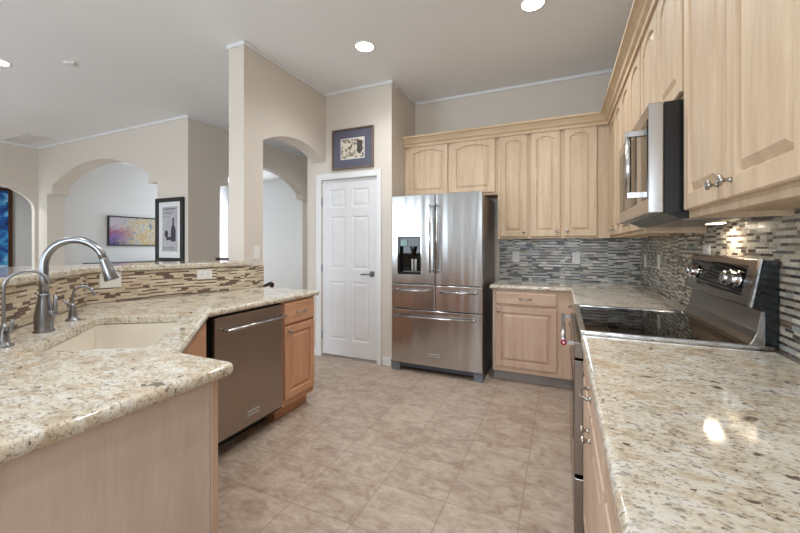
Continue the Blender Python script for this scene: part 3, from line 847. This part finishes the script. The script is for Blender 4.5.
# ------------------------------------------------------------------ range
rg = empty('range', 'slide-in electric range with black glass cooktop and stainless backguard', 'range', (0.062, 2.468, 0), R(-90))
RW = 0.760; DRg = XR - 0.062 - 0.014
MB().box(0.006, RW - 0.006, 0.03, DRg - 0.02, 0.02, 0.898).build('body', M['steelH'], rg, bevel=0.002)
od = MB().box(0.004, RW - 0.004, -0.012, 0.028, 0.315, 0.80).build('oven_door', M['steelH'], rg, bevel=0.004)
MB().box(0.10, RW - 0.10, -0.0145, -0.012, 0.42, 0.68).build('oven_window', M['glass'], od)
MB().box(0.004, RW - 0.004, -0.010, 0.028, 0.81, 0.875).build('front_rail', M['steelH'], rg, bevel=0.003)
h = MB().tube([(0.03, -0.052, 0.862), (RW - 0.045, -0.052, 0.862)], 0.011, 16)
for x in (0.05, RW - 0.065): h.box(x - 0.012, x + 0.012, -0.052, 0.0, 0.852, 0.870)
hh = h.build('oven_handle', M['steel'], rg)
MB().lathe([(0.013, 0), (0.013, 0.003), (0.009, 0.0045)], (RW - 0.045, -0.052, 0.862), 18, 'x').build('handle_medallion', M['red'], hh)
MB().lathe([(0.0045, 0.0045), (0.004, 0.006)], (RW - 0.045, -0.052, 0.862), 12, 'x').build('medallion_centre', M['white'], hh)
sd = MB().box(0.004, RW - 0.004, -0.012, 0.028, 0.06, 0.298).build('storage_drawer', M['steelH'], rg, bevel=0.004)
MB().box(0.02, RW - 0.02, 0.05, 0.1, 0.0, 0.055).build('kick_plate', M['black'], rg)
# cooktop with stainless rim
ct = MB().prism([(0, 0.012), (RW, 0.012), (RW, 0.590), (0, 0.590)], 0.899, 0.930, 'z', [[(0.018, 0.035), (RW - 0.018, 0.035), (RW - 0.018, 0.56), (0.018, 0.56)]]).build('cooktop_rim', M['steel'], rg, bevel=0.004)
gl = MB().box(0.019, RW - 0.019, 0.036, 0.559, 0.900, 0.9235).build('glass_cooktop', M['glass'], rg)
ring = plain('burner_ring_grey', (42, 42, 44), 0.15)
for x, y, r in ((0.21, 0.17, 0.10), (0.56, 0.17, 0.115), (0.21, 0.43, 0.08), (0.56, 0.43, 0.09)):
    mb = MB(); seg = 40
    a = [[mb.bm.verts.new((x + rr * math.cos(2 * math.pi * k / seg), y + rr * math.sin(2 * math.pi * k / seg), 0.9238)) for k in range(seg)] for rr in (r, r - 0.003)]
    for k in range(seg): mb.bm.faces.new((a[0][k], a[0][(k + 1) % seg], a[1][(k + 1) % seg], a[1][k]))
    mb.build('burner_mark', ring, gl)
# backguard: riser (curved) and slanted control head
X0 = 0.062
riser = [(0.545, 0.899), (0.545, 0.926), (0.562, 0.930), (0.573, 0.950), (0.582, 0.975), (0.594, 1.052), (0.606, 1.060), (0.632, 1.060), (0.632, 0.899)]
MB().prism(riser, 0.0, RW - 0.006, 'x').build('guard_riser', M['steelH'], rg, bevel=0.001)
head = [(0.563, 1.066), (0.593, 1.236), (0.606, 1.242), (0.636, 1.242), (0.636, 1.060), (0.600, 1.060)]
hd = MB().prism(head, 0.004, RW - 0.012, 'x').build('control_head', M['steelH'], rg, bevel=0.003)
MB().prism([(0.600, 1.236), (0.638, 1.236), (0.638, 0.93), (0.602, 0.93), (0.602, 1.05), (0.572, 1.066)], RW - 0.0115, RW + 0.001, 'x').build('end_cap', M['glass'], hd)
MB().prism([(0.560, 1.066), (0.590, 1.240), (0.596, 1.240), (0.566, 1.066)], RW - 0.016, RW + 0.002, 'x').build('edge_trim', M['chrome'], hd)
# inset glass and knobs on the slanted face
sl = math.atan2(0.03, 0.17)
def on_face(x, s, out):     # s up the slant, out of the face
    return (x, 0.563 + s * math.sin(sl) - out * math.cos(sl), 1.066 + s * math.cos(sl) + out * math.sin(sl))
mb = MB()
vs = [mb.bm.verts.new(on_face(x, s, o_)) for o_ in (-0.001, 0.0012) for x, s in ((0.04, 0.032), (RW - 0.085, 0.032), (RW - 0.085, 0.150), (0.04, 0.150))]
for f in ((3, 2, 1, 0), (4, 5, 6, 7), (0, 1, 5, 4), (1, 2, 6, 5), (2, 3, 7, 6), (3, 0, 4, 7)): mb.bm.faces.new([vs[i] for i in f])
bmesh.ops.recalc_face_normals(mb.bm, faces=mb.bm.faces)
gp = mb.build('control_glass', M['glass'], hd)
for x in (0.075, 0.145, 0.545, 0.625):
    a, b, c_ = Vector(on_face(x, 0.09, 0.001)), Vector(on_face(x, 0.09, 0.010)), Vector(on_face(x, 0.09, 0.032))
    MB().tube([a, b, b + (c_ - b) * 0.05, c_ - (c_ - b) * 0.15, c_], [0.034, 0.034, 0.027, 0.025, 0.021], 24).build('control_knob', M['chrome'], gp)

# ------------------------------------------------------------------ microwave
mw = empty('microwave', 'stainless over-the-range microwave with vertical bar handle', 'microwave', (0.302, 2.398, 0), R(-90))
MWW = 0.762; MZ0, MZ1 = 1.412, 1.828
MB().prism([(0.050, MZ0), (0.10, MZ0 - 0.022), (XR - 0.302 - 0.014, MZ0 - 0.022), (XR - 0.302 - 0.014, MZ1), (0.050, MZ1)], 0.002, MWW - 0.002, 'x').build('body', M['black'], mw, bevel=0.002)
md = MB().box(0, MWW, 0, 0.048, MZ0, MZ1).build('door', M['steel'], mw, bevel=0.004)
MB().box(0.05, 0.52, -0.002, 0.0, MZ0 + 0.06, MZ1 - 0.055).build('door_window', M['glass'], md)
MB().box(MWW - 0.13, MWW - 0.015, -0.0025, 0.0, MZ0 + 0.06, MZ1 - 0.055).build('control_panel', M['glass'], md)
hx = MWW - 0.055
mb = MB().tube([(hx, -0.058, 1.475), (hx, -0.058, 1.742)], 0.011, 16)
for z in (1.488, 1.730): mb.box(hx - 0.011, hx + 0.011, -0.062, 0.0, z - 0.010, z + 0.010)
mb.build('handle', M['steel'], md)
MB().box(0.06, MWW - 0.06, 0.12, 0.30, MZ0 - 0.025, MZ0 - 0.022).build('grease_filter', M['steelD'], mw)
lp = MB().box(MWW - 0.49, MWW - 0.40, 0.315, 0.36, MZ0 - 0.026, MZ0 - 0.022).build('task_light', M['warmlamp'], mw)
tl = area('task_lamp', (XR - 0.085, 2.08, MZ0 - 0.035), (0, 0, 0), 0.04, 0.07, 0.9, (1.0, 0.86, 0.66))

# ------------------------------------------------------------------ faucets
def bez(p0, p1, p2, n=10):
    p0, p1, p2 = Vector(p0), Vector(p1), Vector(p2)
    return [(1 - t) ** 2 * p0 + 2 * t * (1 - t) * p1 + t * t * p2 for t in [i / n for i in range(n + 1)]]
bx, by = tn(2.022, -0.880)
fa = empty('kitchen_faucet', 'tall brushed nickel gooseneck faucet with pull-down head at the sink', 'faucet', (bx, by, 0.915), R(45))   # local x = towards the sink
MB().lathe([(0.036, 0), (0.036, 0.005), (0.031, 0.011), (0.032, 0.03), (0.0335, 0.055), (0.031, 0.085), (0.026, 0.115), (0.0215, 0.14), (0.020, 0.155), (0.021, 0.158), (0.021, 0.164), (0.0175, 0.166)], seg=28).build('body', M['nickelD'], fa)
pts = [Vector((0, 0, 0.164)), Vector((0, 0, 0.22)), Vector((0, 0, 0.287))]
for i in range(1, 17):
    a = math.pi * (i / 16) * 0.92; rr = 0.107
    pts.append(Vector((rr - rr * math.cos(a), 0, 0.287 + 0.112 * math.sin(a))))
MB().tube(pts, 0.0160, 16).build('neck', M['nickelD'], fa)
p = pts[-1]; u = (pts[-1] - pts[-2]).normalized()
MB().tube([p - u * 0.002, p + u * 0.004, p + u * 0.012, p + u * 0.055, p + u * 0.098, p + u * 0.104], [0.0165, 0.0185, 0.018, 0.0225, 0.0290, 0.027], 20).build('spray_head', M['nickelD'], fa)
mb = MB().tube([(0.018, -0.006, 0.080), (0.044, -0.012, 0.082)], [0.017, 0.014], 14); mb.tube([(0.041, -0.012, 0.08), (0.044, -0.013, 0.11), (0.046, -0.015, 0.160)], [0.012, 0.008, 0.007], 12)
mb.build('lever', M['nickelD'], fa)
def small_faucet(name, label, t, n, hgt, reach, base_r, lever, aim=R(45), drop=0.03):
    x, y = tn(t, n)
    e = empty(name, label, 'faucet', (x, y, 0.915), aim)
    MB().lathe([(base_r, 0), (base_r, 0.004), (base_r * 0.62, 0.012), (base_r * 0.60, 0.03), (base_r * 0.52, 0.05), (base_r * 0.30, 0.07), (0.006, 0.085)], seg=22).build('body', M['nickelD'], e)
    rr = reach / 2
    pts = [Vector((0, 0, 0.07)), Vector((0, 0, (hgt - rr) * 0.6)), Vector((0, 0, hgt - rr))]
    for i in range(1, 13):
        a = math.pi * i / 12 * 0.92; pts.append(Vector((rr - rr * math.cos(a), 0, hgt - rr + rr * math.sin(a))))
    pts.append(pts[-1] + (pts[-1] - pts[-2]).normalized() * drop)
    MB().tube(pts, 0.0055, 12).build('spout', M['nickelD'], e)
    MB().tube(lever, [0.008, 0.006, 0.0055], 10).build('lever', M['nickelD'], e)
small_faucet('filtered_water_faucet', 'slim arched nickel water faucet at the left edge of the counter', 1.780, -0.891, 0.278, 0.125, 0.028,
             [(0.006, -0.008, 0.05), (0.022, -0.018, 0.055), (0.026, -0.02, 0.10)], R(60), 0.006)
small_faucet('soap_dispenser', 'short hooked nickel dispenser right of the main faucet', 2.275, -0.878, 0.168, 0.088, 0.030,
             [(-0.004, -0.005, 0.04), (-0.018, -0.006, 0.085), (-0.036, -0.01, 0.105)], R(40), 0.015)

# ------------------------------------------------------------------ pictures
def framed(name, label, loc, rotz, w, h, border, fm, matw, mm, pm, depth=0.03, nosplit=False):
    e = empty(name, label, 'picture', loc, rotz)
    MB().prism([(-w / 2, 0), (w / 2, 0), (w / 2, h), (-w / 2, h)], -depth, 0, 'y', [[(-w / 2 + border, border), (w / 2 - border, border), (w / 2 - border, h - border), (-w / 2 + border, h - border)]]).build('frame', fm, e, bevel=0.003)
    if mm: MB().box(-w / 2 + border, w / 2 - border, -depth * 0.5, -0.001, border, h - border).build('mat_board', mm, e)
    b = border + matw
    bb = b if isinstance(b, (int, float)) else b
    pr = MB().box(0, w - 2 * b, -0.0015, 0, 0, h - 2 * b).build('print', pm, e)
    pr.location = (-w / 2 + b, -depth * 0.5, b) if mm else (-w / 2 + b, -0.002, b)
    return e
e = empty('framed_print', 'bronze framed sketch with slate blue mat above the pantry door', 'picture', (-2.130, YP, 2.145))
MB().prism([(-0.267, 0), (0.267, 0), (0.267, 0.455), (-0.267, 0.455)], -0.028, 0, 'y', [[(-0.25, 0.017), (0.25, 0.017), (0.25, 0.438), (-0.25, 0.438)]]).build('frame', M['bronze'], e, bevel=0.003)
MB().box(-0.25, 0.25, -0.012, -0.001, 0.017, 0.438).build('mat_board', M['mat_slate'], e)
pr = MB().box(-0.155, 0.155, -0.0135, -0.012, 0.110, 0.345).build('print', M['mat_white'], e)
MB().box(-0.145, 0.145, -0.0145, -0.0135, 0.120, 0.335).build('drawing', M['sketch'], pr)
MB().lathe([(0.034, -0.0146), (0.034, -0.0155)], (0.092, 0, 0.2), 20, 'y').box(0.06, 0.125, -0.0152, -0.0145, 0.20, 0.31).build('drawing_figure', plain('charcoal_ink', (74, 68, 64), 0.7, var=0.3, nscale=60), pr)

WX0, WX1 = -5.245, -4.665
e = empty('framed_print', 'black framed wine bottle poster with white mat left of the tan wall', 'picture', ((WX0 + WX1) / 2, YL, 1.062))
hw, hh_ = (WX1 - WX0) / 2, 0.885
MB().prism([(-hw, 0), (hw, 0), (hw, hh_), (-hw, hh_)], -0.035, 0, 'y', [[(-hw + 0.055, 0.055), (hw - 0.055, 0.055), (hw - 0.055, hh_ - 0.055), (-hw + 0.055, hh_ - 0.055)]]).build('frame', M['blackwood'], e, bevel=0.004)
MB().box(-hw + 0.055, hw - 0.055, -0.014, -0.001, 0.055, hh_ - 0.055).build('mat_board', M['mat_white'], e)
pr = MB().box(-0.16, 0.16, -0.016, -0.014, 0.14, 0.765).build('print', M['wineprint'], e)
prof = [(0.05, 0), (0.05, 0.16), (0.035, 0.20), (0.016, 0.235), (0.014, 0.33), (0.0, 0.33)]
bot = [(0.075 - r, 0.28 + z) for r, z in prof] + [(0.075 + r, 0.28 + z) for r, z in reversed(prof[:-1])]
mb = MB().prism(bot, -0.0175, -0.016, 'y')
gls = [(-0.095, 0.34), (-0.045, 0.34), (-0.03, 0.40), (-0.05, 0.435), (-0.09, 0.435), (-0.11, 0.40)]
mb.prism(gls, -0.0175, -0.016, 'y').box(-0.072, -0.066, -0.0175, -0.016, 0.29, 0.34).box(-0.066, 0.03, -0.0172, -0.016, 0.30, 0.345)
mb.build('bottle_silhouette', M['wineink'], pr)
mb = MB()
for z, h_, a in ((0.72, 0.022, 0.13), (0.685, 0.008, 0.12), (0.665, 0.008, 0.09), (0.17, 0.010, 0.13), (0.19, 0.010, 0.12), (0.62, 0.006, 0.08)): mb.box(-0.14, -0.14 + 2 * a, -0.0172, -0.016, z, z + h_)
mb.build('caption_band', plain('mid_grey_ink', (122, 118, 126), 0.6), pr)
# floral painting on the wall facing +x in the room behind
e = empty('floral_painting', 'long colourful abstract floral painting seen through the wide arch', 'picture', (XF + 0.012, 4.38, 1.282), R(90))
PW, PH = 1.36, 0.625
MB().prism([(0, 0), (PW, 0), (PW, PH), (0, PH)], -0.045, 0, 'y', [[(0.02, 0.02), (PW - 0.02, 0.02), (PW - 0.02, PH - 0.02), (0.02, PH - 0.02)]]).build('frame', M['blackwood'], e)
MB().box(0.02, PW - 0.02, -0.032, -0.001, 0.02, PH - 0.02).build('canvas', M['floral'], e)
e = empty('blue_painting', 'tall blue painting in a brown frame at the far left edge', 'picture', (-10.5, 2.36, 0.75), R(90))
MB().prism([(0, 0), (1.25, 0), (1.25, 1.72), (0, 1.72)], -0.05, 0, 'y', [[(0.06, 0.06), (1.19, 0.06), (1.19, 1.66), (0.06, 1.66)]]).build('frame', M['brownwood'], e)
MB().box(0.06, 1.19, -0.03, -0.001, 0.06, 1.66).build('canvas', M['blueart'], e)

# sideboard under the floral painting
e = empty('sideboard', 'black sideboard top showing just above the bar, below the floral painting', 'sideboard', (XF + 0.03, 3.95, 0), 0)
MB().box(0, 0.46, 0, 1.75, 0.90, 0.94).build('top', M['blackwood'], e, bevel=0.004)
MB().box(0.02, 0.43, 0.02, 1.73, 0.12, 0.899).build('body', M['blackwood'], e)
for x, y in ((0.04, 0.04), (0.38, 0.04), (0.04, 1.67), (0.38, 1.67)): MB().box(x, x + 0.04, y, y + 0.04, 0, 0.119).build('leg', M['blackwood'], e)

# wooden armchair in the hall
e = empty('armchair', 'dark carved wooden armchair just visible past the end of the bar wall', 'chair', (-4.20, 3.90, 0), R(20))
MB().box(-0.25, 0.25, -0.25, 0.25, 0.42, 0.47).build('seat', M['leather'], e, bevel=0.02)
for x, y in ((-0.23, -0.23), (0.23, -0.23), (-0.23, 0.23), (0.23, 0.23)): MB().tube([(x, y, 0), (x, y, 0.2), (x, y, 0.42)], [0.016, 0.024, 0.026], 10).build('leg', M['brownwood'], e)
mb = MB()
for x in (-0.24, 0.24): mb.tube([(x, -0.23, 0.42), (x * 1.02, -0.25, 0.8), (x * 1.05, -0.29, 1.12)], [0.026, 0.022, 0.026], 10)
for z in (0.62, 0.85, 1.08): mb.box(-0.24, 0.24, -0.285 if z > 0.9 else -0.265, -0.245 if z > 0.9 else -0.235, z - 0.03, z + 0.04)
mb.build('backrest', M['brownwood'], e)
for s in (-1, 1):
    MB().tube([(s * 0.25, -0.25, 0.70), (s * 0.28, 0.0, 0.70), (s * 0.29, 0.18, 0.72), (s * 0.29, 0.25, 0.70), (s * 0.29, 0.23, 0.65), (s * 0.27, 0.20, 0.60), (s * 0.24, 0.23, 0.45)], [0.02, 0.024, 0.028, 0.034, 0.03, 0.022, 0.02], 12).build('armrest', M['brownwood'], e)

# ------------------------------------------------------------------ ceiling fixtures
def downlight(label, x, y, power, group='recessed ceiling lights'):
    e = empty('recessed_light', label, 'ceiling light', (x, y, CE), 0, group)
    mb = MB(); mb.lathe([(0.093, 0), (0.093, -0.004), (0.078, -0.006), (0.076, 0.0)], seg=36)
    mb.build('trim_ring', M['white'], e)
    MB().lathe([(0.075, -0.003), (0.075, -0.005), (0.001, -0.006)], seg=36).build('lens', M['lamp'], e)
    l = bpy.data.lights.new('downlight', 'SPOT'); l.energy = power; l.color = (0.93, 0.97, 1.0); l.spot_size = R(150); l.spot_blend = 1.0; l.shadow_soft_size = 0.07
    o = bpy.data.objects.new('downlight', l); COL.objects.link(o); o.location = (x, y, CE - 0.03)
downlight('recessed ceiling light in front of the pantry wall', -1.589, 2.80, 60)
downlight('recessed ceiling light nearer the range, at the top edge', -0.189, 2.80, 60)
downlight('recessed living room ceiling light at the left edge', -4.93, 1.60, 30)
downlight('added recessed fill light above the sink aisle, just out of frame', -0.62, 1.45, 62)  # added to brighten the dishwasher, the floor and faces turned to the right
downlight('added recessed living room fill light out of frame above the bar', -3.4, 0.6, 55)  # added to brighten the tan walls that face the kitchen
downlight('recessed ceiling light behind the camera, left', -1.589, 0.3, 40)
downlight('recessed ceiling light behind the camera, right', -0.189, 0.3, 10)
downlight('added unseen recessed fill light in the room with the blue painting', -9.5, 2.4, 150)  # invented fixture, lifts the pale wall behind the far arch
downlight('added unseen recessed fill light in the room with the floral painting', -6.6, 5.4, 120)  # added out of sight behind the tan wall to lift the dining room
downlight('added unseen recessed fill light in the hall beyond the kitchen arch', -3.7, 5.2, 30)  # added out of view so the hall is lit without a visible lamp
e = empty('ceiling_vent', 'white slotted air vent on the ceiling at the far left', 'vent', (-8.05, 2.95, CE), 0)
MB().box(-0.42, 0.42, -0.16, 0.16, -0.010, 0).build('frame', M['white'], e, bevel=0.003)
mb = MB()
for i in range(7): mb.box(-0.38, 0.38, -0.135 + i * 0.04, -0.115 + i * 0.04, -0.013, -0.0101)
mb.build('louvres', plain('grey_louvre', (206, 206, 206), 0.5), e)
e = empty('sprinkler_cover', 'small white detector disc on the living room ceiling', 'detector', (-4.34, 1.90, CE), 0)
MB().lathe([(0.05, 0), (0.05, -0.008), (0.035, -0.014), (0.002, -0.016)], seg=24).build('disc', M['white'], e)
MB().box(0.03, 0.10, -0.012, 0.012, -0.010, -0.0).build('bracket', M['white'], e)
